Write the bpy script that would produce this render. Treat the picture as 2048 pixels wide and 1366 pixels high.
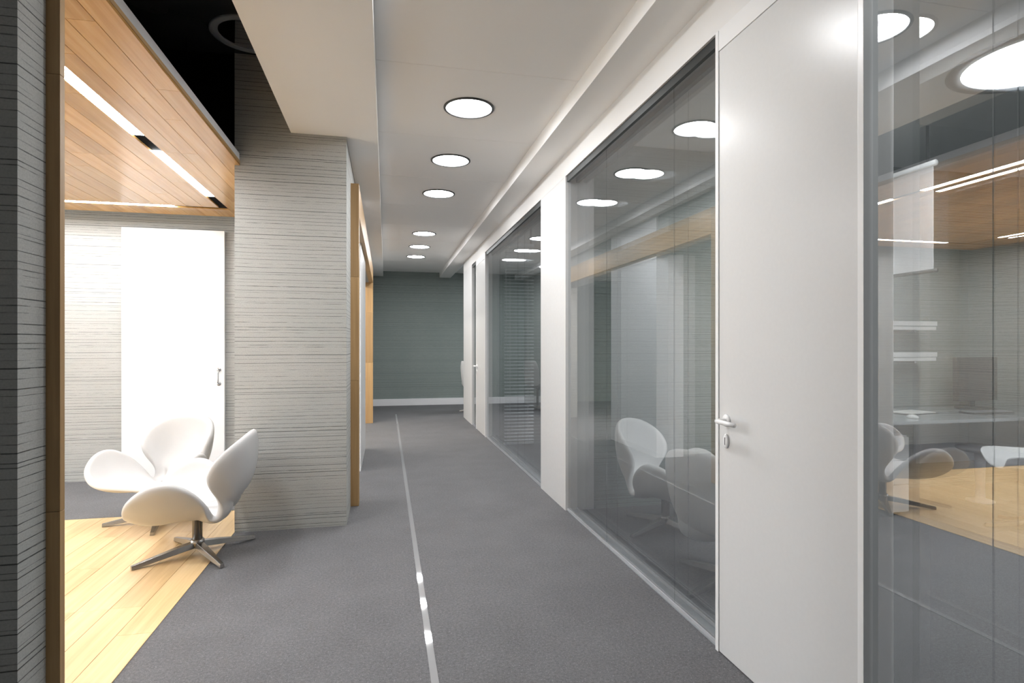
import bpy, bmesh, math, random
from mathutils import Vector, Matrix
random.seed(7)
for o in list(bpy.data.objects):
    bpy.data.objects.remove(o)
sc = bpy.context.scene
COL = sc.collection

# ------------------------------------------------------------------ camera
F_PX, HOR, YAW, EYE = 1145.0, 692.0, math.atan(252/1145.0), 1.30
cam_d = bpy.data.cameras.new('camera')
cam_d.sensor_width = 36.0
cam_d.lens = F_PX/2048*36
cam_d.shift_y = (HOR-683)/2048
cam_d.clip_start = 0.05
cam = bpy.data.objects.new('camera', cam_d)
COL.objects.link(cam)
cam.location = (0, 0, EYE)
cam.rotation_euler = (math.pi/2, 0, -YAW)
sc.camera = cam

# ------------------------------------------------------------------ world, exposure, light levels
w = bpy.data.worlds.new('world'); sc.world = w
w.use_nodes = True
w.node_tree.nodes['Background'].inputs[0].default_value = (0.8, 0.87, 1.0, 1)
w.node_tree.nodes['Background'].inputs[1].default_value = 0.3
sc.view_settings.view_transform = 'Standard'
sc.view_settings.look = 'None'
sc.view_settings.gamma = 1
sc.view_settings.use_curve_mapping = False
sc.view_settings.exposure = 0.56
LED_E, LAMP_E, ROOM_E, LED2_E = 80.0, 57.0, 27.0, 95.0
FILL_L, FILL_R = 95.0, 8.0      # added fill lights outside two unseen windows, lounge and office
sc.cycles.use_denoising = True
sc.cycles.caustics_reflective = False
sc.cycles.max_bounces = 14
sc.cycles.diffuse_bounces = 7
sc.cycles.glossy_bounces = 5
sc.cycles.transparent_max_bounces = 24
sc.cycles.sample_clamp_indirect = 6.0

def daylight(name, loc, rot, sx, sy, power, col):
    l = bpy.data.lights.new(name, 'AREA'); l.shape = 'RECTANGLE'; l.size = sx; l.size_y = sy
    l.energy = power; l.color = col
    o = bpy.data.objects.new(name, l); COL.objects.link(o); o.location = loc; o.rotation_euler = rot
    return o
daylight('window_daylight', (-4.94, 3.5, 1.3), (0, -math.pi/2, 0), 2.3, 2.4, FILL_L, (0.93, 0.97, 1.0))  # area light added outside the lounge, out of view, to lift the ceiling
daylight('office_fill', (7.52, 0.2, 1.5), (0, math.pi/2, 0), 2.2, 5.6, FILL_R, (0.86, 0.94, 1.0))  # added area light beyond the office, fills office and corridor from the right

# ------------------------------------------------------------------ materials
class NT:
    def __init__(s, name):
        m = bpy.data.materials.new(name); m.use_nodes = True
        s.m = m; s.t = m.node_tree; s.n = s.t.nodes; s.l = s.t.links
        s.b = s.n['Principled BSDF']; s.out = s.n['Material Output']
    def node(s, typ, **kw):
        nd = s.n.new(typ)
        for k, v in kw.items(): setattr(nd, k, v)
        return nd
    def put(s, sock, v):
        if isinstance(v, bpy.types.NodeSocket): s.l.new(v, sock)
        elif v is not None: sock.default_value = v
    def math(s, op, a, b=None, c=None, clamp=False):
        nd = s.node('ShaderNodeMath', operation=op, use_clamp=clamp)
        for i, v in enumerate((a, b, c)): s.put(nd.inputs[i], v)
        return nd.outputs[0]
    def obj(s):
        return s.node('ShaderNodeTexCoord').outputs['Object']
    def xyz(s, v):
        nd = s.node('ShaderNodeSeparateXYZ'); s.l.new(v, nd.inputs[0]); return nd.outputs
    def comb(s, x, y, z):
        nd = s.node('ShaderNodeCombineXYZ')
        for i, v in enumerate((x, y, z)): s.put(nd.inputs[i], v)
        return nd.outputs[0]
    def noise(s, vec, scale=1.0, detail=3.0, rough=0.5):
        nd = s.node('ShaderNodeTexNoise'); s.l.new(vec, nd.inputs['Vector'])
        nd.inputs['Scale'].default_value = scale; nd.inputs['Detail'].default_value = detail
        nd.inputs['Roughness'].default_value = rough
        return nd.outputs[0]
    def ramp(s, fac, stops):
        nd = s.node('ShaderNodeValToRGB'); s.l.new(fac, nd.inputs[0])
        e = nd.color_ramp.elements
        while len(e) < len(stops): e.new(0.5)
        for i, (p, c) in enumerate(stops):
            e[i].position = p; e[i].color = (c[0], c[1], c[2], 1)
        return nd.outputs[0]
    def mix(s, fac, a, b, blend='MIX'):
        nd = s.node('ShaderNodeMix', data_type='RGBA', blend_type=blend)
        s.put(nd.inputs[0], fac)
        for i, v in ((6, a), (7, b)):
            if isinstance(v, tuple): v = (v[0], v[1], v[2], 1)
            s.put(nd.inputs[i], v)
        return nd.outputs[2]
    def bump(s, h, strength=0.3, dist=0.01):
        nd = s.node('ShaderNodeBump'); nd.inputs['Strength'].default_value = strength
        nd.inputs['Distance'].default_value = dist
        s.l.new(h, nd.inputs['Height']); s.l.new(nd.outputs[0], s.b.inputs['Normal'])
    def set(s, **kw):
        for k, v in kw.items():
            k = {'color': 'Base Color', 'rough': 'Roughness', 'metal': 'Metallic', 'spec': 'Specular IOR Level',
                 'coat': 'Coat Weight', 'coatr': 'Coat Roughness', 'sheen': 'Sheen Weight'}[k]
            if isinstance(v, tuple): v = (v[0], v[1], v[2], 1)
            s.put(s.b.inputs[k], v)
        return s

def plain(name, color, rough=0.5, metal=0.0, var=0.04, scale=6.0, spec=0.5, bump=0.0, bscale=200.0):
    t = NT(name); v = t.obj()
    n = t.noise(v, scale, 3)
    lo = tuple(max(0, c*(1-var)) for c in color); hi = tuple(min(1, c*(1+var)) for c in color)
    t.set(color=t.ramp(n, [(0.3, lo), (0.7, hi)]), rough=rough, metal=metal, spec=spec)
    if bump: t.bump(t.noise(v, bscale, 2), bump, 0.002)
    return t.m

def emitter(name, color, e):
    t = NT(name)
    em = t.node('ShaderNodeEmission'); em.inputs[0].default_value = (*color, 1); em.inputs[1].default_value = e
    t.l.new(em.outputs[0], t.out.inputs[0])
    return t.m

def wallpaper(name, base, dark):
    t = NT(name); x, y, z = t.xyz(t.obj())
    h = t.math('ADD', x, y)
    wob = t.noise(t.comb(h, z, 0.0), 1.7, 2)
    zz = t.math('DIVIDE', t.math('ADD', z, t.math('MULTIPLY', wob, 0.012)), 0.0256)
    cell = t.math('FLOOR', zz); fr = t.math('FRACT', zz)
    wn = t.node('ShaderNodeTexWhiteNoise', noise_dimensions='1D'); t.put(wn.inputs['W'], cell)
    r = t.xyz(wn.outputs['Color'])
    cen = t.math('ADD', 0.18, t.math('MULTIPLY', r[0], 0.64))
    d = t.math('ABSOLUTE', t.math('SUBTRACT', fr, cen))
    wid = t.math('ADD', 0.04, t.math('MULTIPLY', r[1], 0.07))
    line = t.math('SUBTRACT', 1.0, t.math('DIVIDE', d, wid), clamp=True)
    line = t.math('POWER', line, 0.6)
    st = t.noise(t.comb(t.math('MULTIPLY', h, 8.0), cell, 0.0), 1.0, 4, 0.65)
    amp = t.math('SUBTRACT', t.math('ADD', t.math('MULTIPLY', st, 3.6), t.math('MULTIPLY', r[2], 0.9)), 1.55, clamp=True)
    major = t.math('MULTIPLY', line, amp)
    fine = t.noise(t.comb(t.math('MULTIPLY', h, 14.0), t.math('MULTIPLY', z, 210.0), 0.0), 1.0, 3, 0.6)
    fines = t.math('MULTIPLY', t.math('SUBTRACT', fine, 0.55, clamp=True), 2.2, clamp=True)
    dust = t.noise(t.comb(h, z, 0.0), 150.0, 3, 0.7)
    cloud = t.noise(t.comb(h, z, 0.0), 2.2, 4)
    c0 = t.mix(t.math('MULTIPLY', t.math('SUBTRACT', dust, 0.38, clamp=True), 2.2, clamp=True), base, tuple(c*0.72 for c in base))
    c0 = t.mix(t.math('MULTIPLY', t.math('SUBTRACT', cloud, 0.4, clamp=True), 1.2, clamp=True), c0, tuple(c*b for c, b in zip(base, (0.80, 0.84, 0.84))))
    c1 = t.mix(t.math('MULTIPLY', fines, 0.45, clamp=True), c0, tuple((a*0.5+b*0.5) for a, b in zip(base, dark)))
    c2 = t.mix(t.math('MULTIPLY', major, 0.95, clamp=True), c1, dark)
    t.set(color=c2, rough=0.85, spec=0.2)
    t.bump(t.math('SUBTRACT', 1.0, t.math('ADD', major, t.math('MULTIPLY', fines, 0.4))), 0.5, 0.004)
    return t.m

def wood(name, cols, axis='Y', rough=0.3, tone=0.25, coat=0.0, local=True):
    t = NT(name); x, y, z = t.xyz(t.obj())
    rnd = t.node('ShaderNodeObjectInfo').outputs['Random'] if local else 0.37
    off = t.math('MULTIPLY', rnd, 37.0)
    s = {'X': (1.2, 30, 30), 'Y': (30, 1.2, 30), 'Z': (30, 30, 1.2)}[axis]
    v = t.comb(t.math('MULTIPLY', t.math('ADD', x, off), s[0]), t.math('MULTIPLY', t.math('ADD', y, off), s[1]),
               t.math('MULTIPLY', t.math('ADD', z, off), s[2]))
    g = t.noise(v, 1.0, 5, 0.62)
    big = t.noise(t.comb(t.math('MULTIPLY', t.math('ADD', x, off), s[0]*0.12), t.math('MULTIPLY', t.math('ADD', y, off), s[1]*0.5),
                         t.math('MULTIPLY', t.math('ADD', z, off), s[2]*0.12)), 1.0, 3)
    f = t.math('ADD', t.math('MULTIPLY', g, 0.6), t.math('MULTIPLY', big, 0.4))
    c = t.ramp(f, [(0.32, cols[0]), (0.5, cols[1]), (0.68, cols[2])])
    vo = t.node('ShaderNodeTexVoronoi', feature='F1')
    t.put(vo.inputs['Vector'], t.comb(t.math('ADD', x, off), t.math('ADD', y, off), t.math('ADD', z, off)))
    vo.inputs['Scale'].default_value = 2.6
    knot = t.math('SUBTRACT', 1.0, t.math('MULTIPLY', vo.outputs['Distance'], 26.0), clamp=True)
    c = t.mix(t.math('MULTIPLY', knot, 0.8), c, tuple(k*0.35 for k in cols[0]))
    if local:
        hv = t.node('ShaderNodeHueSaturation'); t.l.new(c, hv.inputs['Color'])
        t.put(hv.inputs['Value'], t.math('ADD', 1.0-tone/2, t.math('MULTIPLY', rnd, tone)))
        c = hv.outputs[0]
    t.set(color=c, rough=rough, spec=0.45, coat=coat, coatr=0.06)
    t.bump(g, 0.08, 0.002)
    return t.m

def carpet(name, base):
    t = NT(name); v = t.obj()
    f = t.noise(v, 260.0, 3, 0.8); m = t.noise(v, 75.0, 3, 0.75); b = t.noise(v, 3.0, 4, 0.6)
    sp = t.math('MULTIPLY', t.math('SUBTRACT', t.noise(v, 140.0, 2, 0.6), 0.60, clamp=True), 7.0, clamp=True)
    fac = t.math('ADD', t.math('MULTIPLY', f, 0.5), t.math('ADD', t.math('MULTIPLY', m, 0.38), t.math('MULTIPLY', b, 0.12)))
    c = t.ramp(fac, [(0.36, tuple(k*0.5 for k in base)), (0.5, base), (0.64, tuple(k*1.6 for k in base))])
    c = t.mix(sp, c, tuple(k*2.4 for k in base))
    t.set(color=c, rough=0.62, spec=0.35)
    t.bump(t.math('ADD', f, m), 0.6, 0.004)
    return t.m

def glass(name, refl, tint):
    t = NT(name)
    tr = t.node('ShaderNodeBsdfTransparent'); tr.inputs[0].default_value = (*tint, 1)
    gl = t.node('ShaderNodeBsdfGlossy'); gl.inputs['Roughness'].default_value = 0.0
    gl.inputs['Color'].default_value = (0.95, 0.97, 1.0, 1)
    fr = t.node('ShaderNodeLayerWeight'); fr.inputs['Blend'].default_value = 0.12
    geo = t.node('ShaderNodeNewGeometry')
    fac = t.math('ADD', refl, t.math('MULTIPLY', fr.outputs['Fresnel'], 0.8), clamp=True)
    fac = t.math('MULTIPLY', fac, t.math('SUBTRACT', 1.0, geo.outputs['Backfacing']))
    mx = t.node('ShaderNodeMixShader'); t.l.new(fac, mx.inputs[0])
    t.l.new(tr.outputs[0], mx.inputs[1]); t.l.new(gl.outputs[0], mx.inputs[2])
    t.l.new(mx.outputs[0], t.out.inputs[0])
    return t.m

M = {}
M['paper'] = wallpaper('textured wallpaper', (0.46, 0.46, 0.44), (0.03, 0.032, 0.031))
M['paper_dark'] = wallpaper('dark green wallpaper', (0.30, 0.345, 0.33), (0.06, 0.072, 0.068))
M['carpet'] = carpet('grey carpet', (0.125, 0.125, 0.13))
M['floor_wood'] = wood('pale floor boards', ((0.56, 0.36, 0.16), (0.70, 0.49, 0.25), (0.80, 0.60, 0.35)), 'Y', 0.32, 0.09)
M['canopy_wood'] = wood('canopy boards', ((0.42, 0.20, 0.052), (0.55, 0.30, 0.095), (0.64, 0.385, 0.14)), 'Y', 0.22, 0.3)
M['frame_wood'] = wood('oak frame', ((0.33, 0.195, 0.08), (0.44, 0.275, 0.125), (0.52, 0.345, 0.17)), 'Z', 0.4, 0.3)
M['frame_wood_y'] = wood('oak frame beam', ((0.31, 0.18, 0.07), (0.42, 0.26, 0.11), (0.49, 0.32, 0.15)), 'Y', 0.4, 0.2)
M['white'] = plain('white plaster', (0.80, 0.79, 0.775), 0.55, var=0.012, scale=3, bump=0.05, bscale=120)
M['ceil'] = plain('ceiling panel white', (0.93, 0.92, 0.905), 0.5, var=0.006, scale=2)
M['pillar'] = plain('white pillar paint', (0.72, 0.72, 0.715), 0.4, var=0.015, scale=40, bump=0.08, bscale=180)
M['door'] = plain('white door lacquer', (0.70, 0.70, 0.695), 0.27, var=0.01, scale=60, bump=0.04, bscale=260, spec=0.35)
M['gloss_white'] = plain('bright white lacquer', (0.88, 0.88, 0.88), 0.3, var=0.005)
M['black'] = plain('black void paint', (0.004, 0.004, 0.004), 0.9, spec=0.05)
M['black_gloss'] = plain('black gloss ceiling', (0.035, 0.035, 0.036), 0.25, spec=0.4)
M['dark_metal'] = plain('dark anodised metal', (0.06, 0.065, 0.065), 0.35, 0.6)
M['steel'] = plain('polished steel', (0.80, 0.80, 0.82), 0.04, 1.0, var=0.01)
M['rail'] = plain('aluminium rail', (0.62, 0.63, 0.66), 0.12, 0.35, var=0.03, scale=30, spec=0.8)
M['strip'] = plain('satin metal inlay', (0.33, 0.33, 0.34), 0.03, 0.0, var=0.01, spec=0.9)
M['silver'] = plain('silver canopy edge', (0.72, 0.73, 0.76), 0.45, 0.0, var=0.02)
M['chrome'] = plain('bronze tinted chrome', (0.40, 0.385, 0.37), 0.27, 1.0, var=0.02)
M['handle'] = plain('satin white metal', (0.86, 0.86, 0.86), 0.2, 0.0, var=0.01)
M['ring'] = plain('black lamp ring', (0.03, 0.03, 0.03), 0.4)
M['brushed'] = plain('brushed nickel', (0.55, 0.55, 0.56), 0.25, 1.0, var=0.02)
M['leather'] = plain('white upholstery', (0.56, 0.557, 0.553), 0.45, var=0.015, scale=9, bump=0.06, bscale=340)
M['grey_fabric'] = plain('light grey upholstery', (0.62, 0.63, 0.66), 0.75, var=0.05, scale=60, bump=0.2, bscale=400)
M['plastic'] = plain('white plastic', (0.84, 0.84, 0.84), 0.3, var=0.01)
M['monitor'] = plain('black plastic', (0.02, 0.02, 0.022), 0.3, var=0.05)
M['screen_fabric'] = plain('projection fabric', (0.84, 0.83, 0.85), 0.8, var=0.01)
M['desk_top'] = plain('grey desk lacquer', (0.42, 0.44, 0.46), 0.12, var=0.03)
M['slate'] = plain('slate grey paint', (0.30, 0.32, 0.34), 0.5, var=0.04)
M['blind'] = plain('pale aluminium slat', (0.78, 0.82, 0.86), 0.35, 0.2, var=0.02)
M['paperwhite'] = plain('paper', (0.8, 0.8, 0.78), 0.8)
M['glass'] = glass('partition glass', 0.25, (0.925, 0.93, 0.927))
M['led'] = emitter('led diffuser', (0.95, 0.975, 1.0), LED_E)
M['led2'] = emitter('far lounge led', (1.0, 0.95, 0.88), LED2_E)
M['lamp'] = emitter('lamp lens', (0.98, 0.985, 1.0), LAMP_E)
M['lamp_room'] = emitter('office lamp lens', (0.95, 0.98, 1.0), ROOM_E)
M['skirt'] = plain('white skirting', (0.88, 0.88, 0.90), 0.4, var=0.01)

# ------------------------------------------------------------------ builders
def link(name, me, mat=None, parent=None, loc=None):
    if mat is not None and not me.materials: me.materials.append(mat)
    o = bpy.data.objects.new(name, me); COL.objects.link(o)
    if parent is not None: o.parent = parent
    if loc is not None: o.location = loc
    return o

def bm_box(bm, lo, hi):
    r = bmesh.ops.create_cube(bm, size=1.0)
    for v in r['verts']:
        for i in range(3): v.co[i] = lo[i]+(v.co[i]+0.5)*(hi[i]-lo[i])
    return r['verts']

def to_mesh(name, bm, bevel=0.0, segs=2, smooth=False):
    if bevel:
        bmesh.ops.bevel(bm, geom=list(bm.edges), offset=bevel, segments=segs, profile=0.7, affect='EDGES')
    bmesh.ops.recalc_face_normals(bm, faces=bm.faces)
    me = bpy.data.meshes.new(name); bm.to_mesh(me); bm.free()
    if smooth:
        for p in me.polygons: p.use_smooth = True
    return me

def box(name, lo, hi, mat, parent=None, bevel=0.0, kind=None):
    bm = bmesh.new(); bm_box(bm, lo, hi)
    o = link(name, to_mesh(name, bm, bevel), mat, parent)
    if kind: o['kind'] = kind
    return o

def boxes(name, lst, mat, parent=None, bevel=0.0, kind=None):
    bm = bmesh.new()
    for lo, hi in lst: bm_box(bm, lo, hi)
    o = link(name, to_mesh(name, bm, bevel), mat, parent)
    if kind: o['kind'] = kind
    return o

def lathe_mesh(name, prof, n=40, smooth=True):
    """prof: list of (r, z) around the z axis"""
    bm = bmesh.new(); rings = []
    for r, z in prof:
        if r < 1e-6: rings.append([bm.verts.new((0, 0, z))])
        else: rings.append([bm.verts.new((r*math.cos(2*math.pi*k/n), r*math.sin(2*math.pi*k/n), z)) for k in range(n)])
    for a, b in zip(rings, rings[1:]):
        for k in range(n):
            k2 = (k+1) % n
            if len(a) == 1 and len(b) == 1: continue
            if len(a) == 1: bm.faces.new((a[0], b[k], b[k2]))
            elif len(b) == 1: bm.faces.new((a[k], a[k2], b[0]))
            else: bm.faces.new((a[k], a[k2], b[k2], b[k]))
    me = to_mesh(name, bm)
    if smooth:
        for p in me.polygons: p.use_smooth = True
    return me

def tube_mesh(name, pts, rad, n=12):
    bm = bmesh.new(); rings = []
    P = [Vector(p) for p in pts]
    rads = rad if isinstance(rad, (list, tuple)) else [rad]*len(P)
    for i, p in enumerate(P):
        d = (P[min(i+1, len(P)-1)]-P[max(i-1, 0)]).normalized()
        up = Vector((0, 0, 1)) if abs(d.z) < 0.9 else Vector((1, 0, 0))
        a = d.cross(up).normalized(); b = d.cross(a)
        rings.append([bm.verts.new(p+(a*math.cos(2*math.pi*k/n)+b*math.sin(2*math.pi*k/n))*rads[i]) for k in range(n)])
    for a, b in zip(rings, rings[1:]):
        for k in range(n): bm.faces.new((a[k], a[(k+1) % n], b[(k+1) % n], b[k]))
    bm.faces.new(rings[0][::-1]); bm.faces.new(rings[-1])
    return to_mesh(name, bm, smooth=True)

def struct(name, loc=(0, 0, 0)):
    o = bpy.data.objects.new(name, None); COL.objects.link(o); o.location = loc
    o.empty_display_size = 0.1
    o['kind'] = 'structure'
    return o

def thing(name, label, cat, loc=(0, 0, 0), rz=0.0, group=None):
    o = bpy.data.objects.new(name, None); COL.objects.link(o)
    o.empty_display_size = 0.1
    o.location = loc; o.rotation_euler = (0, 0, rz)
    o['label'] = label; o['category'] = cat
    if group: o['group'] = group
    return o

def dup(root, loc, rz, label, group=None):
    r = root.copy(); COL.objects.link(r); r.location = loc; r.rotation_euler = (0, 0, rz)
    r['label'] = label
    if group: r['group'] = group
    for ch in list(root.children):
        c = ch.copy(); COL.objects.link(c); c.parent = r
        for g in list(ch.children):
            d = g.copy(); COL.objects.link(d); d.parent = c
    return r

# ------------------------------------------------------------------ key dimensions (metres)
H = 2.925            # corridor ceiling
ZB = 2.815           # bulkhead underside
ZV = 3.34            # black void ceiling
XR, XP1, XP2, XRB = 1.383, 1.405, 1.480, 1.62     # right wall face, glass sheets, back of wall
ZO = 2.64            # head of the openings
YC = 4.31            # column front
YF = 12.74           # far wall
YL = 6.25            # lounge back wall
XCL, XCR = -1.03, -0.28

# ------------------------------------------------------------------ floors
box('floor', (-5.0, -4.3, -0.12), (7.6, 13.0, 0.0), M['carpet'], kind='structure')
fw = struct('floor_lounge')
PW = 0.149
plank_meshes = {}
def plank(parent, x0, y0, length, z0, th, wid, mat, key):
    k = (key, round(length, 2), round(wid, 3))
    if k not in plank_meshes:
        bm = bmesh.new(); bm_box(bm, (0, 0, 0), (wid-0.0016, length-0.0016, th))
        me = to_mesh('plank', bm, 0.0008, 1); me.materials.append(mat); plank_meshes[k] = me
    return link('plank', plank_meshes[k], None, parent, (x0, y0, z0))
x = XCL-PW; row = 0
while x > -4.75:
    y = 1.98; first = True
    while y < 4.88-0.01:
        L = random.choice((0.6, 0.9, 1.2)) if first else random.choice((1.2, 1.5, 1.8))
        first = False
        if 4.88-(y+L) < 0.3: L = 4.88-y
        plank(fw, x, y, L, 0.0, 0.004, PW, M['floor_wood'], 'f'); y += L
    x -= PW; row += 1
trim = box('trim_1', (-4.75, 4.88, 0.0), (XCL, 4.889, 0.0045), M['dark_metal'], kind='structure')
box('trim_2', (0.170, -4.0, 0.0), (0.2, 11.1, 0.0025), M['strip'], kind='structure')

# ------------------------------------------------------------------ left side walls
box('wall_left', (-4.9, 1.845, 0), (-0.998, 1.98, ZV), M['paper'], kind='structure')
boxes('wall_lounge_left', [((-4.9, 1.98, 0), (-4.75, 2.3, ZV)), ((-4.9, 4.7, 0), (-4.75, 12.9, ZV)), ((-4.9, 2.3, 0), (-4.75, 4.7, 0.15)), ((-4.9, 2.3, 2.45), (-4.75, 4.7, ZV))], M['paper'], kind='structure')
w5 = struct('window_5')  # made-up window, never in view, opening for the lounge fill light
boxes('frame', [((-4.86, 2.3, 0.15), (-4.79, 2.36, 2.45)), ((-4.86, 4.64, 0.15), (-4.79, 4.7, 2.45)), ((-4.86, 2.36, 0.15), (-4.79, 4.64, 0.21)), ((-4.86, 2.36, 2.39), (-4.79, 4.64, 2.45)), ((-4.86, 3.47, 0.21), (-4.79, 3.53, 2.39))], M['white'], w5)
for a_, b_ in ((2.362, 3.468), (3.532, 4.638)):
    box('pane', (-4.829, a_, 0.212), (-4.821, b_, 2.388), M['glass'], w5)
box('wall_lounge_back', (-4.75, YL, 0), (-0.6, YL+0.15, ZV), M['paper'], kind='structure')
box('wall_column', (XCL, YC, 0), (XCR, 5.0, ZV), M['paper'], kind='structure')
box('wall_partition', (-0.6, 6.13, 0), (-0.255, 7.5, ZB), M['gloss_white'], kind='structure', bevel=0.003)
boxes('wall_corridor_left', [((-0.6, 5.0, 2.37), (XCR, 6.13, ZB)), ((-0.6, 7.5, 2.37), (XCR, 9.95, ZB)), ((-0.6, 9.95, 0), (XCR, YF, ZB))], M['paper'], kind='structure')
box('wall_void', (-4.75, YC+0.03, 2.70), (XCL, YC+0.10, ZV), M['black'], kind='structure')
box('wall_near_left', (-1.75, -4.0, 0), (-1.6, 1.845, ZB), M['white'], kind='structure')
box('wall_back', (-1.75, -4.15, 0), (7.3, -4.0, H+0.2), M['white'], kind='structure')
# wooden portal post on the near wall: boards stacked
tp = struct('trim_3')
for z0, z1 in ((0, 0.80), (0.80, 2.12), (2.12, 2.9)):
    box('board', (-1.15, 1.981, z0+0.0005), (-0.961, 2.008, z1-0.0005), M['frame_wood'], tp, bevel=0.002)
# wooden frame round the far openings
tf = struct('trim_4')
for (a, b) in ((4.81, 4.92), (9.92, 10.03)):
    for z0, z1 in ((0, 1.02), (1.02, 1.86), (1.86, 2.62)):
        box('board', (XCR-0.004 if a < 5 else -0.36, a, z0+0.0005), (-0.215, b, z1-0.0005), M['frame_wood'], tf, bevel=0.002)
for (a, b) in ((4.92, 6.6), (6.6, 8.4), (8.4, 9.92)):
    box('board', (XCR-0.004, a+0.0005, 2.37), (-0.215, b-0.0005, 2.62), M['frame_wood_y'], tf, bevel=0.002)

# ------------------------------------------------------------------ far wall
box('wall_far', (-4.75, YF, 0), (7.3, YF+0.15, H+0.2), M['paper_dark'], kind='structure')
box('baseboard_far', (XCR, YF-0.02, 0), (7.3, YF, 0.145), M['skirt'], kind='structure', bevel=0.004)

# ------------------------------------------------------------------ corridor ceiling: separate panels, bulkheads
ce = struct('ceiling')
box('backing', (-0.058, -4.0, H+0.03), (1.155, YF, H+0.06), M['white'], ce)
y = 3.34-1.118*7
bmp = bmesh.new(); bm_box(bmp, (-0.0577, 0.0012, 0), (1.1547, 1.1168, 0.03))
pm = to_mesh('ceiling_panel', bmp, 0.0015, 1)
while y < YF:
    if y+1.118 > YF:
        box('panel', (-0.0577, y+0.0012, H), (1.1547, YF, H+0.03), M['ceil'], ce)
    elif y > -4.6:
        link('panel', pm, M['ceil'], ce, (0, y, H))
    y += 1.118
box('ceiling_bulkhead_left', (-0.66, -4.0, ZB), (-0.058, YF, ZV), M['ceil'], kind='structure', bevel=0.002)
box('ceiling_bulkhead_right', (1.155, -4.0, ZB), (XR+0.02, YF, H+0.2), M['ceil'], kind='structure', bevel=0.002)
box('ceiling_near_left', (-1.75, -4.0, ZB), (-0.66, 1.845, ZB+0.1), M['ceil'], kind='structure')
box('ceiling_void', (-4.9, 1.845, ZV), (-0.6, 6.4, ZV+0.1), M['black_gloss'], kind='structure')
box('ceiling_far_lounge', (-4.9, 6.4, ZB), (-0.6, YF, ZB+0.1), M['white'], kind='structure')
box('ceiling_office', (XRB-0.1, -4.0, H), (7.3, YF, H+0.15), M['ceil'], kind='structure')
box('wall_far_left_end', (-0.66, 9.95, ZB), (-0.6, YF, ZV), M['white'], kind='structure')

# ------------------------------------------------------------------ right wall
PILLARS = [(4.32, 5.06), (9.37, 10.40)]
for k, (a, b) in enumerate(PILLARS):
    box('pillar', (XR, a, 0), (XRB, b, ZO), M['pillar'], kind='structure', bevel=0.002)
box('wall_right', (XR, -4.0, ZO), (XRB, 10.40, H+0.2), M['white'], kind='structure', bevel=0.002)
box('wall_office_back', (XRB, 4.33, 0), (7.3, 4.45, H), M['paper_dark'], kind='structure')
boxes('wall_office_right', [((7.3, -4.0, 0), (7.45, -2.6, H+0.2)), ((7.3, 3.0, 0), (7.45, YF+0.15, H+0.2)), ((7.3, -2.6, 0), (7.45, 3.0, 0.4)), ((7.3, -2.6, 2.6), (7.45, 3.0, H+0.2))], M['paper_dark'], kind='structure')
w6 = struct('window_6')  # unseen window added so the office fill light can enter
boxes('frame', [((7.34, -2.6, 0.4), (7.41, -2.54, 2.6)), ((7.34, 2.94, 0.4), (7.41, 3.0, 2.6)), ((7.34, -2.54, 0.4), (7.41, 2.94, 0.46)), ((7.34, -2.54, 2.54), (7.41, 2.94, 2.6)), ((7.34, 0.17, 0.46), (7.41, 0.23, 2.54))], M['white'], w6)
for a_, b_ in ((-2.538, 0.168), (0.232, 2.938)):
    box('pane', (7.371, a_, 0.462), (7.379, b_, 2.538), M['glass'], w6)

def glazing(idx, y0, y1, joints):
    """two sheets of glass, each cut at the joints, on a bottom track under a dark head rail"""
    w = struct('window_%d' % idx)
    ys = [y0]+list(joints)+[y1]
    for xs in (XP1, XP2):
        for a, b in zip(ys, ys[1:]):
            box('pane', (xs, a+0.0015, 0.016), (xs+0.008, b-0.0015, ZO-0.03), M['glass'], w)
    box('track', (XR+0.012, y0, 0.0), (XP2+0.03, y1, 0.008), M['slate'], w)
    boxes('rail', [((XP1-0.008, y0, 0.0), (XP1-0.001, y1, 0.022)), ((XP1+0.009, y0, 0), (XP1+0.016, y1, 0.022)),
                     ((XP2-0.008, y0, 0.0), (XP2-0.001, y1, 0.022)), ((XP2+0.009, y0, 0), (XP2+0.016, y1, 0.022))], M['rail'], w)
    boxes('head_rail', [((XP1-0.01, y0, ZO-0.045), (XP1+0.018, y1, ZO)), ((XP2-0.01, y0, ZO-0.045), (XP2+0.018, y1, ZO)),
                        ((XR+0.035, y0, ZO-0.012), (XP2, y1, ZO))], M['dark_metal'], w)
    return w
glazing(1, -4.0, 1.425, [-1.5, 1.08])
glazing(2, 2.21, 4.32, [2.62, 3.52])
glazing(3, 5.06, 8.05, [6.1, 7.1])
glazing(4, 8.90, 9.37, [])

def lever(parent, y, z, x, s=-1):
    """door handle on a face looking along -X: rose, neck and a lever pointing towards -Y"""
    h = link('handle', lathe_mesh('rose', [(0, 0), (0.026, 0), (0.026, 0.006), (0.022, 0.009), (0, 0.009)], 28), M['handle'], parent, (x, y, z))
    h.rotation_euler = (0, -math.pi/2, 0)
    pts = [(x-0.004, y, z), (x-0.038, y, z), (x-0.05, y-0.006, z), (x-0.054, y-0.02, z), (x-0.053, y-0.07, z-0.001), (x-0.050, y-0.128, z-0.002)]
    me = tube_mesh('lever', pts, [0.0095, 0.0095, 0.010, 0.010, 0.0095, 0.0085], 14)
    lv = link('lever', me, M['handle'], h)
    lv.matrix_parent_inverse = (Matrix.Translation((x, y, z)) @ Matrix.Rotation(-math.pi/2, 4, 'Y')).inverted()
    return h

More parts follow.
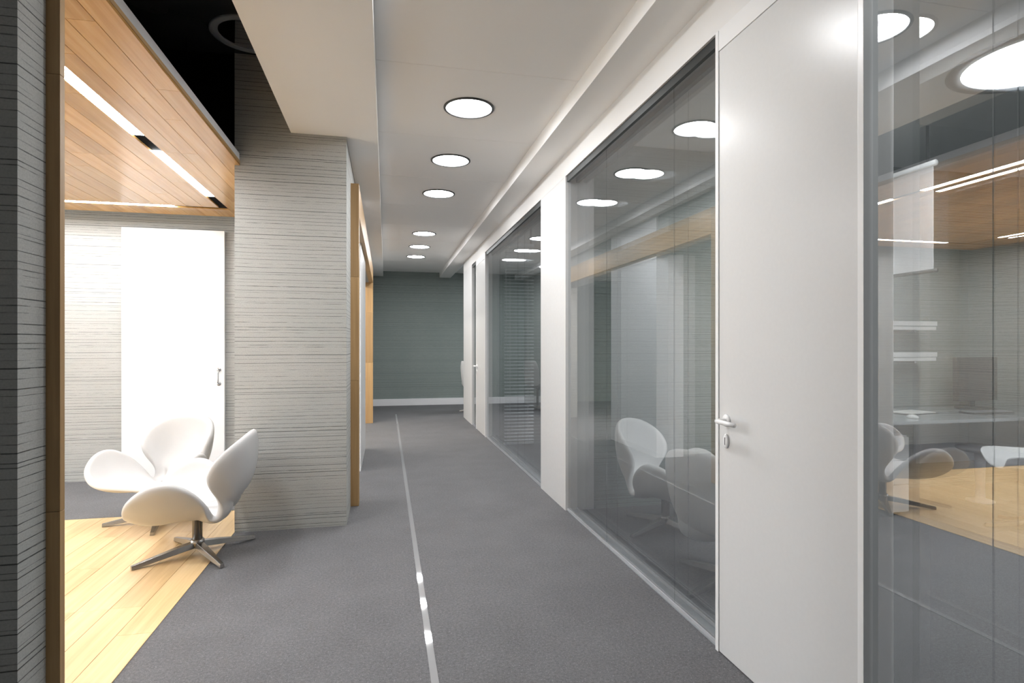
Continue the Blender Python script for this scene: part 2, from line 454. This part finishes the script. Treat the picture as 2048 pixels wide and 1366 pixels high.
def right_door(idx, y0, y1):
    d = struct('door_%d' % idx)
    boxes('frame', [((XR-0.004, y1-0.022, 0), (XP2+0.006, y1, ZO)), ((XR-0.004, y0, 0), (XP2+0.006, y0+0.022, ZO)),
                    ((XR-0.002, y0+0.022, 2.553), (XP2+0.006, y1-0.022, ZO))], M['gloss_white'], d, bevel=0.0015)
    box('leaf', (XR, y0+0.0245, 0.004), (XR+0.045, y1-0.0245, 2.550), M['door'], d, bevel=0.0015)
    yh = y1-0.08
    lever(d, yh, 0.99, XR)
    bm = bmesh.new()
    n = 28
    for zz, r in ((0, 1.0), (0.008, 1.0), (0.011, 0.82)):
        pass
    es = link('escutcheon', lathe_mesh('escutcheon', [(0, 0), (0.017, 0), (0.017, 0.007), (0.013, 0.010), (0, 0.010)], 28), M['handle'], d, (XR, yh, 0.905))
    es.rotation_euler = (0, -math.pi/2, 0); es.scale = (1.75, 1.0, 1.0)
    bm.free()
    ks = box('key_slot', (0.0096, -0.0018, -0.009), (0.0108, 0.0018, 0.009), M['monitor'], es)
    ks.data.transform(Matrix(((0, 0, 1, 0), (0, 1, 0, 0), (1, 0, 0, 0), (0, 0, 0, 1))))
    return d
right_door(1, 1.43, 2.21)
right_door(2, 8.05, 8.90)

# ------------------------------------------------------------------ lounge sliding door
d3 = struct('door_3')
box('leaf', (-2.49, YL-0.055, 0.006), (-1.575, YL-0.012, 2.447), M['gloss_white'], d3, bevel=0.003)
hx, hy = -1.625, YL-0.055
bmh = tube_mesh('pull', [(hx, hy, 0.925), (hx, hy-0.022, 0.925), (hx, hy-0.032, 0.935), (hx, hy-0.034, 0.96), (hx, hy-0.034, 1.03), (hx, hy-0.032, 1.055), (hx, hy-0.022, 1.065), (hx, hy, 1.065)], 0.0062, 12)
pl = link('handle', bmh, M['brushed'], d3)
for z in (0.925, 1.065):
    r = link('rose', lathe_mesh('rose', [(0, 0), (0.02, 0), (0.02, 0.006), (0.015, 0.009), (0, 0.009)], 24), M['brushed'], pl, (hx, hy, z))
    r.rotation_euler = (math.pi/2, 0, 0)

# ------------------------------------------------------------------ wooden canopy over the lounge
ZC = 2.56
cn = thing('ceiling_canopy', 'suspended wooden ceiling canopy with inset light strips above the lounge', 'canopy', (0, 0, 0))
LX0, LX1, LYN, LYF = -1.484, -1.414, 2.42, 5.70     # light channel
CX0, CX1, CY0, CY1 = -4.7, -0.995, 2.02, 6.05
def strip_rows(x_hi, x_lo, y0, y1, wid):
    n = max(1, round((x_hi-x_lo)/wid)); ww = (x_hi-x_lo)/n
    for i in range(n):
        xx = x_hi-ww*(i+1); y = y0; first = True
        while y < y1-0.01:
            L = random.choice((0.5, 0.8, 1.1)) if first else random.choice((1.0, 1.3, 1.6))
            first = False
            if y1-(y+L) < 0.25: L = y1-y
            plank(cn, xx, y, L, ZC, 0.014, ww, M['canopy_wood'], 'c'); y += L
strip_rows(CX1, LX1, CY0, CY1, 0.105)
strip_rows(LX0, -4.13, LYN+0.035, LYF-0.035, 0.132)
strip_rows(LX1, -4.7, LYF+0.035, CY1, 0.14)
strip_rows(LX1, -4.7, CY0, LYN-0.035, 0.14)
strip_rows(-4.2, -4.7, LYN-0.035, LYF+0.035, 0.125)
box('frame', (CX0, CY0, ZC+0.034), (CX1-0.004, CY1, ZC+0.085), M['silver'], cn)
boxes('channel', [((LX0, LYN-0.035, ZC+0.012), (LX1, LYF+0.035, ZC+0.0335)), ((-4.2, LYF-0.035, ZC+0.012), (LX0, LYF+0.035, ZC+0.0335)),
                  ((-4.2, LYN-0.035, ZC+0.012), (LX0, LYN+0.035, ZC+0.0335)), ((-4.2, LYN+0.035, ZC+0.012), (-4.13, LYF-0.035, ZC+0.0335))], M['black'], cn)
boxes('edge_board', [((CX1-0.0185, CY0, ZC+0.0145), (CX1, CY1, ZC+0.034)), ((CX0, CY1-0.02, ZC+0.0145), (CX1-0.019, CY1, ZC+0.0335))], M['frame_wood_y'], cn)
for lo, hi in (((LX0+0.003, 2.6), (LX1-0.003, 3.83)), ((LX0+0.003, 4.136), (LX1-0.003, 5.27)), ((-3.75, LYF-0.03), (-1.876, LYF+0.03)),
               ((-3.75, LYN-0.03), (-1.876, LYN+0.03)), ((-4.197, 2.7), (-4.133, 3.83)), ((-4.197, 4.136), (-4.133, 5.3))):
    box('light_strip', (lo[0], lo[1], ZC+0.004), (hi[0], hi[1], ZC+0.0118), M['led'], cn)
for hx_ in (-1.3, -4.0):
    for hy_ in (2.6, 4.2 if hx_ > -2 else 5.6):
        link('hanger', tube_mesh('hanger', [(hx_, hy_, ZC+0.085), (hx_, hy_, ZV)], 0.005, 8), M['black'], cn)

# second lounge behind the frame: a wood lined ceiling with two light strips
cn2 = thing('ceiling_canopy', 'smaller wooden ceiling canopy in the far lounge behind the oak frame', 'canopy')
bmq = bmesh.new(); bm_box(bmq, (0, 0, 0), (0.198, 2.99, 0.03)); q = to_mesh('plank', bmq, 0.001, 1)
for i in range(14):
    link('plank', q, M['canopy_wood'], cn2, (-3.5+i*0.2, 6.8, 2.55))
box('backing', (-3.5, 6.8, 2.582), (-0.7, 9.79, 2.63), M['silver'], cn2)
for xx in (-1.2, -2.4):
    box('light_strip', (xx, 7.0, 2.543), (xx+0.06, 9.6, 2.5495), M['led2'], cn2)
for hx_ in (-1.0, -3.2):
    for hy_ in (7.1, 9.5):
        link('hanger', tube_mesh('hanger', [(hx_, hy_, 2.63), (hx_, hy_, ZB)], 0.005, 8), M['black'], cn2)

wp = struct('wall_panel')
bmw = bmesh.new(); bm_box(bmw, (0, 0, 0), (0.02, 0.297, 1.28)); wpm = to_mesh('board', bmw, 0.002, 1)
for i in range(12):
    link('board', wpm, M['frame_wood'], wp, (-3.72, 6.42+0.3*i, 1.26))
box('backing', (-3.74, 6.41, 0), (-3.72, 10.1, 2.54), M['slate'], wp)
# ------------------------------------------------------------------ round lamps
def lamp(label, x, y, z, r, lens, group='round recessed lamps in the corridor ceiling', ring='ring', rw=0.017):
    t = thing('ceiling_lamp', label, 'lamp', (x, y, z), 0, group)
    link('ring', lathe_mesh('ring', [(r+rw, 0.0), (r+rw, -0.006), (r+rw*0.6, -0.010), (r, -0.009), (r, -0.0005), (r+rw, 0.0)], 56), M[ring], t)
    link('lens', lathe_mesh('lens', [(r, -0.0015), (r*0.9, -0.0035), (r*0.5, -0.005), (0, -0.0055)], 56), M[lens], t)
    return t
names = ['largest round corridor ceiling lamp in view, nearest of the row', 'second round corridor ceiling lamp, just beyond the largest one',
         'third round corridor ceiling lamp, before the gap in the row', 'fourth round corridor ceiling lamp, first one after the gap',
         'fifth round corridor ceiling lamp, between the two smallest-looking ones', 'smallest-looking round corridor ceiling lamp, closest to the green end wall']
for nm, (lx, ly) in zip(names, ((0.553, 3.88), (0.553, 5.01), (0.548, 6.126), (0.538, 8.35), (0.535, 9.46), (0.53, 10.53))):
    lamp(nm, lx, ly, H, 0.155, 'lamp')
lamp('round corridor ceiling lamp above the near white door, seen mirrored in the glass', 0.37, 2.47, H, 0.155, 'lamp')
lamp('small round fill lamp added out of view, close to the glass, right of the viewer', 2.1, 0.35, H-0.004, 0.2, 'lamp_room', 'round office lamps', 'slate', 0.03)  # added out of view to brighten the near door jamb
lamp('big round white office lamp behind the glass at upper right', 3.62, 2.52, H-0.004, 0.36, 'lamp_room', 'round office lamps', 'slate', 0.075)
lamp('big round fill lamp added out of view on the viewer side of the office, away from the desk', 3.6, 0.2, H-0.004, 0.36, 'lamp_room', 'round office lamps', 'slate', 0.075)  # unseen, placed so light reaches the jamb from inside the office
lamp('round fill lamp added unseen in the second office behind the wide white pillar', 3.4, 6.2, H-0.004, 0.36, 'lamp_room', 'round office lamps', 'slate', 0.075)  # added where it stays unseen, to light the blind and second office
lamp('round fill lamp added unseen in the seating corner past the farthest pillar', 3.4, 11.2, H-0.004, 0.36, 'lamp_room', 'round office lamps', 'slate', 0.075)  # added fill for the far corner, not visible itself
lamp('small round fill lamp added above the pale chairs, hidden behind the white door', 2.95, 3.3, H-0.004, 0.2, 'lamp_room', 'round office lamps', 'slate', 0.03)  # added and hidden by the door leaf, brightens the pale chairs
# unlit mirror lamp in the black ceiling
t = thing('ceiling_lamp', 'unlit round mirrored downlight with grey ring in the black ceiling', 'lamp', (-0.877, 4.035, ZV))
link('ring', lathe_mesh('ring', [(0.235, 0), (0.235, -0.008), (0.225, -0.011), (0.186, -0.009), (0.182, -0.002), (0.235, 0)], 56), M['slate'], t)
link('lens', lathe_mesh('lens', [(0.182, -0.003), (0.10, -0.004), (0, -0.0045)], 56), M['steel'], t)

# ------------------------------------------------------------------ lounge chairs (bowl shell with wings on a star base)
def catmull(keys, n):
    out = []
    K = [Vector(k) for k in keys]; m = len(K)-1
    for i in range(n+1):
        u = i/n*m; j = min(int(u), m-1); f = u-j
        p1, p2 = K[j], K[j+1]
        p0 = K[j-1] if j > 0 else Vector((p2.x, -p2.y, p2.z))
        p3 = K[j+2] if j+2 <= m else Vector((p1.x, -p1.y, p1.z))
        out.append(0.5*((2*p1)+(p2-p0)*f+(2*p0-5*p1+4*p2-p3)*f*f+(3*p1-p0-3*p2+p3)*f**3))
    return out
RIM = [(.275, 0, .335), (.285, .14, .338), (.295, .27, .355), (.275, .345, .435), (.17, .38, .52), (.05, .37, .535), (-.05, .315, .465),
       (-.115, .25, .36), (-.14, .205, .28), (-.15, .19, .345), (-.13, .21, .43), (-.10, .25, .53), (-.15, .265, .635), (-.25, .19, .73), (-.30, 0, .765)]
CTL = [(.20, 0, .298), (.21, .09, .293), (.22, .19, .265), (.22, .27, .235), (.15, .31, .24), (.05, .30, .24), (-.05, .25, .25),
       (-.09, .19, .26), (-.14, .14, .245), (-.24, .12, .24), (-.30, .12, .25), (-.345, .135, .28), (-.355, .12, .29), (-.355, .07, .29), (-.35, 0, .29)]
def shell_mesh():
    N, R = 34, 9
    rim = catmull(RIM, N); ctl = catmull(CTL, N)
    full_r = rim+[Vector((p.x, -p.y, p.z)) for p in rim[-2:0:-1]]
    full_c = ctl+[Vector((p.x, -p.y, p.z)) for p in ctl[-2:0:-1]]
    c = Vector((0.03, 0, .298))
    bm = bmesh.new(); cv = bm.verts.new(c); rings = []
    for k in range(1, R+1):
        u = k/R
        rings.append([bm.verts.new(c*(1-u)**2+q*2*u*(1-u)+r*u*u) for r, q in zip(full_r, full_c)])
    n = len(full_r)
    for k in range(n): bm.faces.new((cv, rings[0][k], rings[0][(k+1) % n]))
    for a, b in zip(rings, rings[1:]):
        for k in range(n): bm.faces.new((a[k], b[k], b[(k+1) % n], a[(k+1) % n]))
    bmesh.ops.recalc_face_normals(bm, faces=bm.faces)
    f0 = max(bm.faces, key=lambda f: -((f.calc_center_median()-c).length))
    if f0.normal.z < 0: bmesh.ops.reverse_faces(bm, faces=bm.faces)
    me = bpy.data.meshes.new('shell'); bm.to_mesh(me); bm.free()
    for p in me.polygons: p.use_smooth = True
    return me
SHELL = shell_mesh()
def blade_mesh():
    bm = bmesh.new()
    secs = [(0.0, 0.028, 0.046, 0.082), (0.12, 0.025, 0.032, 0.066), (0.36, 0.014, 0.002, 0.024)]
    rings = []
    for x_, w_, z0, z1 in secs:
        rings.append([bm.verts.new((x_, -w_, z0)), bm.verts.new((x_, w_, z0)), bm.verts.new((x_, w_*0.75, z1)), bm.verts.new((x_, -w_*0.75, z1))])
    for a, b in zip(rings, rings[1:]):
        for k in range(4): bm.faces.new((a[k], a[(k+1) % 4], b[(k+1) % 4], b[k]))
    bm.faces.new(rings[0][::-1]); bm.faces.new(rings[-1])
    return to_mesh('leg', bm, 0.002, 2)
BLADE = blade_mesh()
POST = lathe_mesh('column', [(0, 0.272), (0.05, 0.272), (0.05, 0.262), (0.030, 0.256), (0.029, 0.085), (0, 0.085)], 32)
HUB = lathe_mesh('hub', [(0, 0.094), (0.034, 0.094), (0.040, 0.088), (0.040, 0.046), (0, 0.046)], 32)
def lounge_chair(label, loc, facing, base_rot, fabric='leather', group=None):
    t = thing('lounge_chair', label, 'chair', loc, math.radians(facing), group)
    s = bpy.data.objects.new('shell', SHELL); COL.objects.link(s); s.parent = t
    if not SHELL.materials: SHELL.materials.append(M['leather'])
    so = s.modifiers.new('thick', 'SOLIDIFY'); so.thickness = 0.048; so.offset = -1.0; so.use_even_offset = False
    ss = s.modifiers.new('smooth', 'SUBSURF'); ss.levels = 1; ss.render_levels = 2
    if fabric != 'leather':
        s.material_slots[0].link = 'OBJECT'; s.material_slots[0].material = M[fabric]
    link('column', POST, M['chrome'], t); link('hub', HUB, M['chrome'], t)
    for k in range(4):
        b = link('leg', BLADE, M['chrome'], t)
        b.rotation_euler = (0, 0, math.radians(base_rot-facing+90*k))
    return t
lounge_chair('white winged lounge chair in front, its back against the column side', (-1.151, 3.917, 0.004), 183, 37)
lounge_chair('white winged lounge chair standing behind the front one by the white sliding door', (-1.63, 4.70, 0.004), 246, 11)
lounge_chair('pale winged lounge chair behind the middle glass, facing right, nearer the white pillar', (1.95, 3.76, 0), -52, -66, 'plastic')
lounge_chair('pale winged lounge chair behind the middle glass, cut off by the white door', (1.85, 2.80, 0), 20, 20, 'plastic')

# ------------------------------------------------------------------ shell desk chairs
def chair_shell():
    bm = bmesh.new(); g = []
    prof = [(0.24, .43, .20), (0.20, .455, .23), (0.08, .45, .24), (-0.08, .445, .245), (-0.17, .47, .25), (-0.215, .55, .25), (-0.235, .66, .245), (-0.255, .80, .24), (-0.275, .93, .215), (-0.285, 1.01, .16)]
    for (px, pz, hw) in prof:
        row = []
        for k in range(-6, 7):
            f = k/6.0
            lift = 0.10*abs(f)**3 if pz < .5 else 0.0
            fwd = 0.10*abs(f)**2.2 if pz >= .5 else 0.02*f*f
            row.append(bm.verts.new((px+fwd, hw*f, pz+lift)))
        g.append(row)
    for a, b in zip(g, g[1:]):
        for k in range(12): bm.faces.new((a[k], a[k+1], b[k+1], b[k]))
    bmesh.ops.recalc_face_normals(bm, faces=bm.faces)
    me = bpy.data.meshes.new('shell'); bm.to_mesh(me); bm.free()
    for p in me.polygons: p.use_smooth = True
    me.materials.append(M['plastic'])
    return me
CSH = chair_shell()
def desk_chair(label, loc, facing):
    t = thing('desk_chair', label, 'chair', loc, math.radians(facing), 'white shell desk chairs')
    s = link('shell', CSH, None, t)
    so = s.modifiers.new('thick', 'SOLIDIFY'); so.thickness = 0.022; so.offset = 0
    s.modifiers.new('smooth', 'SUBSURF').render_levels = 2
    link('column', lathe_mesh('column', [(0, .44), (.06, .43), (.025, .40), (.025, .09), (0, .09)], 24), M['chrome'], t)
    for k in range(5):
        b = link('leg', BLADE, M['chrome'], t); b.rotation_euler = (0, 0, math.radians(72*k)); b.scale = (0.85, 1, 1)
    return t
desk_chair('white shell chair peeking out past the farthest white pillar', (1.72, 11.25, 0), 30)
desk_chair('white shell chair standing beyond the far glass, left of the wide pillar', (3.02, 11.3, 0), 25)
desk_chair('white shell desk chair at the office desk, cut by the right picture edge', (4.47, 3.14, 0), 150)

# ------------------------------------------------------------------ office behind the near glass
dk = thing('desk', 'long grey office desk against the dark wallpaper behind the glass', 'desk', (0, 0, 0))
box('desktop', (3.35, 3.52, 0.715), (5.9, 4.29, 0.74), M['desk_top'], dk, bevel=0.003)
box('side_panel', (5.86, 3.56, 0), (5.89, 4.27, 0.714), M['slate'], dk)
box('side_panel', (3.37, 3.56, 0), (3.40, 4.27, 0.714), M['slate'], dk)
box('back_panel', (4.62, 4.22, 0.25), (5.855, 4.24, 0.714), M['blind'], dk)
pe = thing('drawer_unit', 'white three-drawer pedestal under the left end of the desk', 'cabinet', (0, 0, 0))
box('body', (3.47, 3.665, 0.02), (3.93, 4.15, 0.61), M['plastic'], pe, bevel=0.003)
for z0, z1 in ((0.03, 0.235), (0.24, 0.42), (0.425, 0.60)):
    dr = box('drawer', (3.475, 3.642, z0), (3.925, 3.664, z1), M['plastic'], pe, bevel=0.002)
    box('pull', (3.66, 3.632, z1-0.03), (3.74, 3.6418, z1-0.02), M['brushed'], dr)
boxes('foot', [((3.5, 3.7, 0), (3.53, 3.73, 0.02)), ((3.87, 3.7, 0), (3.9, 3.73, 0.02)), ((3.5, 4.09, 0), (3.53, 4.12, 0.02)), ((3.87, 4.09, 0), (3.9, 4.12, 0.02))], M['dark_metal'], pe)
mo = thing('monitor', 'black computer monitor on the office desk', 'monitor', (5.16, 4.12, 0.7405), math.radians(6))
box('panel', (-0.26, -0.02, 0.07), (0.26, 0.02, 0.46), M['monitor'], mo, bevel=0.004)
box('neck', (-0.03, 0.0205, 0.012), (0.03, 0.04, 0.25), M['monitor'], mo)
link('base', lathe_mesh('base', [(0, 0.016), (0.05, 0.014), (0.15, 0.006), (0.15, 0), (0, 0)], 40), M['monitor'], mo)
st = thing('stool', 'round grey stool with trumpet foot in front of the desk panel', 'stool', (4.86, 3.84, 0))
link('seat', lathe_mesh('seat', [(0, 0.47), (0.12, 0.468), (0.165, 0.455), (0.172, 0.44), (0.15, 0.425), (0.05, 0.405), (0, 0.405)], 40), M['grey_fabric'], st)
link('stem', lathe_mesh('stem', [(0, .404), (.042, .404), (.036, .30), (.032, .12), (.036, .03), (.10, .010), (.10, 0), (0, 0)], 40), M['grey_fabric'], st)
kb = thing('keyboard', 'dark keyboard lying on the office desk in front of the monitor', 'keyboard', (4.9, 3.82, 0.7405))
box('base', (-0.21, -0.065, 0), (0.21, 0.065, 0.012), M['monitor'], kb, bevel=0.003)
bmk = bmesh.new()
for r_ in range(5):
    for c_ in range(14): bm_box(bmk, (-0.2+c_*0.0287, -0.057+r_*0.0235, 0.0122), (-0.2+c_*0.0287+0.024, -0.057+r_*0.0235+0.019, 0.017))
ko = link('keys', to_mesh('keys', bmk), M['slate'], kb); ko['kind'] = 'stuff'
nb = thing('notebook', 'open notebook with white pages on the office desk', 'notebook', (4.28, 3.95, 0.7405), 0.2)
box('cover', (-0.17, -0.11, 0), (0.17, 0.11, 0.004), M['monitor'], nb)
box('page', (-0.16, -0.10, 0.0045), (-0.004, 0.10, 0.012), M['paperwhite'], nb, bevel=0.001)
box('page', (0.004, -0.10, 0.0045), (0.16, 0.10, 0.012), M['paperwhite'], nb, bevel=0.001)
ms = thing('mouse', 'small white computer mouse near the left end of the desk', 'mouse', (3.98, 3.66, 0.7405))
link('body', lathe_mesh('body', [(0, 0.03), (0.016, 0.027), (0.028, 0.016), (0.032, 0), (0, 0)], 24), M['plastic'], ms).scale = (1, 1.6, 1)
for lab, z0 in (('upper white wall shelf above the office desk', 1.44), ('lower white wall shelf above the office desk', 1.17)):
    sh = thing('wall_shelf', lab, 'shelf', (0, 0, 0), 0, 'white wall shelves above the desk')
    box('board', (3.7, 4.11, z0), (4.72, 4.329, z0+0.03), M['plastic'], sh, bevel=0.002)
    box('lip', (3.7, 4.10, z0+0.036), (4.72, 4.109, z0+0.075), M['plastic'], sh)
    boxes('bracket', [((3.85, 4.12, z0-0.02), (3.87, 4.329, z0-0.0005)), ((4.5, 4.12, z0-0.02), (4.52, 4.329, z0-0.0005)), ((3.85, 4.10, z0+0.0005), (3.87, 4.109, z0+0.036))], M['brushed'], sh)
ps = thing('projection_screen', 'white pull-down projection screen hanging from the office ceiling', 'screen', (0, 0, 0))
box('fabric', (3.90, 3.42, 1.86), (3.904, 4.25, 2.62), M['screen_fabric'], ps)
link('case', tube_mesh('case', [(3.902, 3.40, 2.635), (3.902, 4.28, 2.635)], 0.022, 20), M['plastic'], ps)
link('bottom_bar', tube_mesh('bottom_bar', [(3.902, 3.39, 1.85), (3.902, 4.27, 1.85)], 0.014, 14), M['dark_metal'], ps)
boxes('bracket', [((3.895, 3.46, 2.655), (3.909, 3.474, H)), ((3.895, 4.2, 2.655), (3.909, 4.214, H))], M['brushed'], ps)

# ------------------------------------------------------------------ venetian blind beyond the far glass
vb = thing('venetian_blind', 'pale blue-grey venetian blind hanging behind the far glass', 'blind', (1.50, 7.30, 0))
box('head_rail', (0, -0.02, 2.60), (0.40, 0.02, 2.64), M['blind'], vb)
bms = bmesh.new(); n = 5
rows_ = []
for k in range(n):
    f = k/(n-1)-0.5
    rows_.append((bms.verts.new((0.003, f*0.046, 0.012*f-0.006*(4*f*f))), bms.verts.new((0.397, f*0.046, 0.012*f-0.006*(4*f*f)))))
for a, b in zip(rows_, rows_[1:]): bms.faces.new((a[0], a[1], b[1], b[0]))
SL = to_mesh('slat', bms, smooth=True)
z = 2.57
while z > 0.06:
    link('slat', SL, M['blind'], vb, (0, 0, z)); z -= 0.0445
box('bottom_rail', (0, -0.022, 0.02), (0.40, 0.022, 0.042), M['blind'], vb)
for xx in (0.08, 0.32):
    for yy in (-0.026, 0.026):
        link('cord', tube_mesh('cord', [(xx, yy, 0.04), (xx, yy, 2.60)], 0.0014, 6), M['plastic'], vb)
link('wand', tube_mesh('wand', [(0.02, -0.035, 1.3), (0.02, -0.03, 2.60)], 0.004, 8), M['plastic'], vb)
boxes('mount', [((0.03, -0.015, 2.64), (0.05, 0.015, H)), ((0.35, -0.015, 2.64), (0.37, 0.015, H))], M['brushed'], vb)
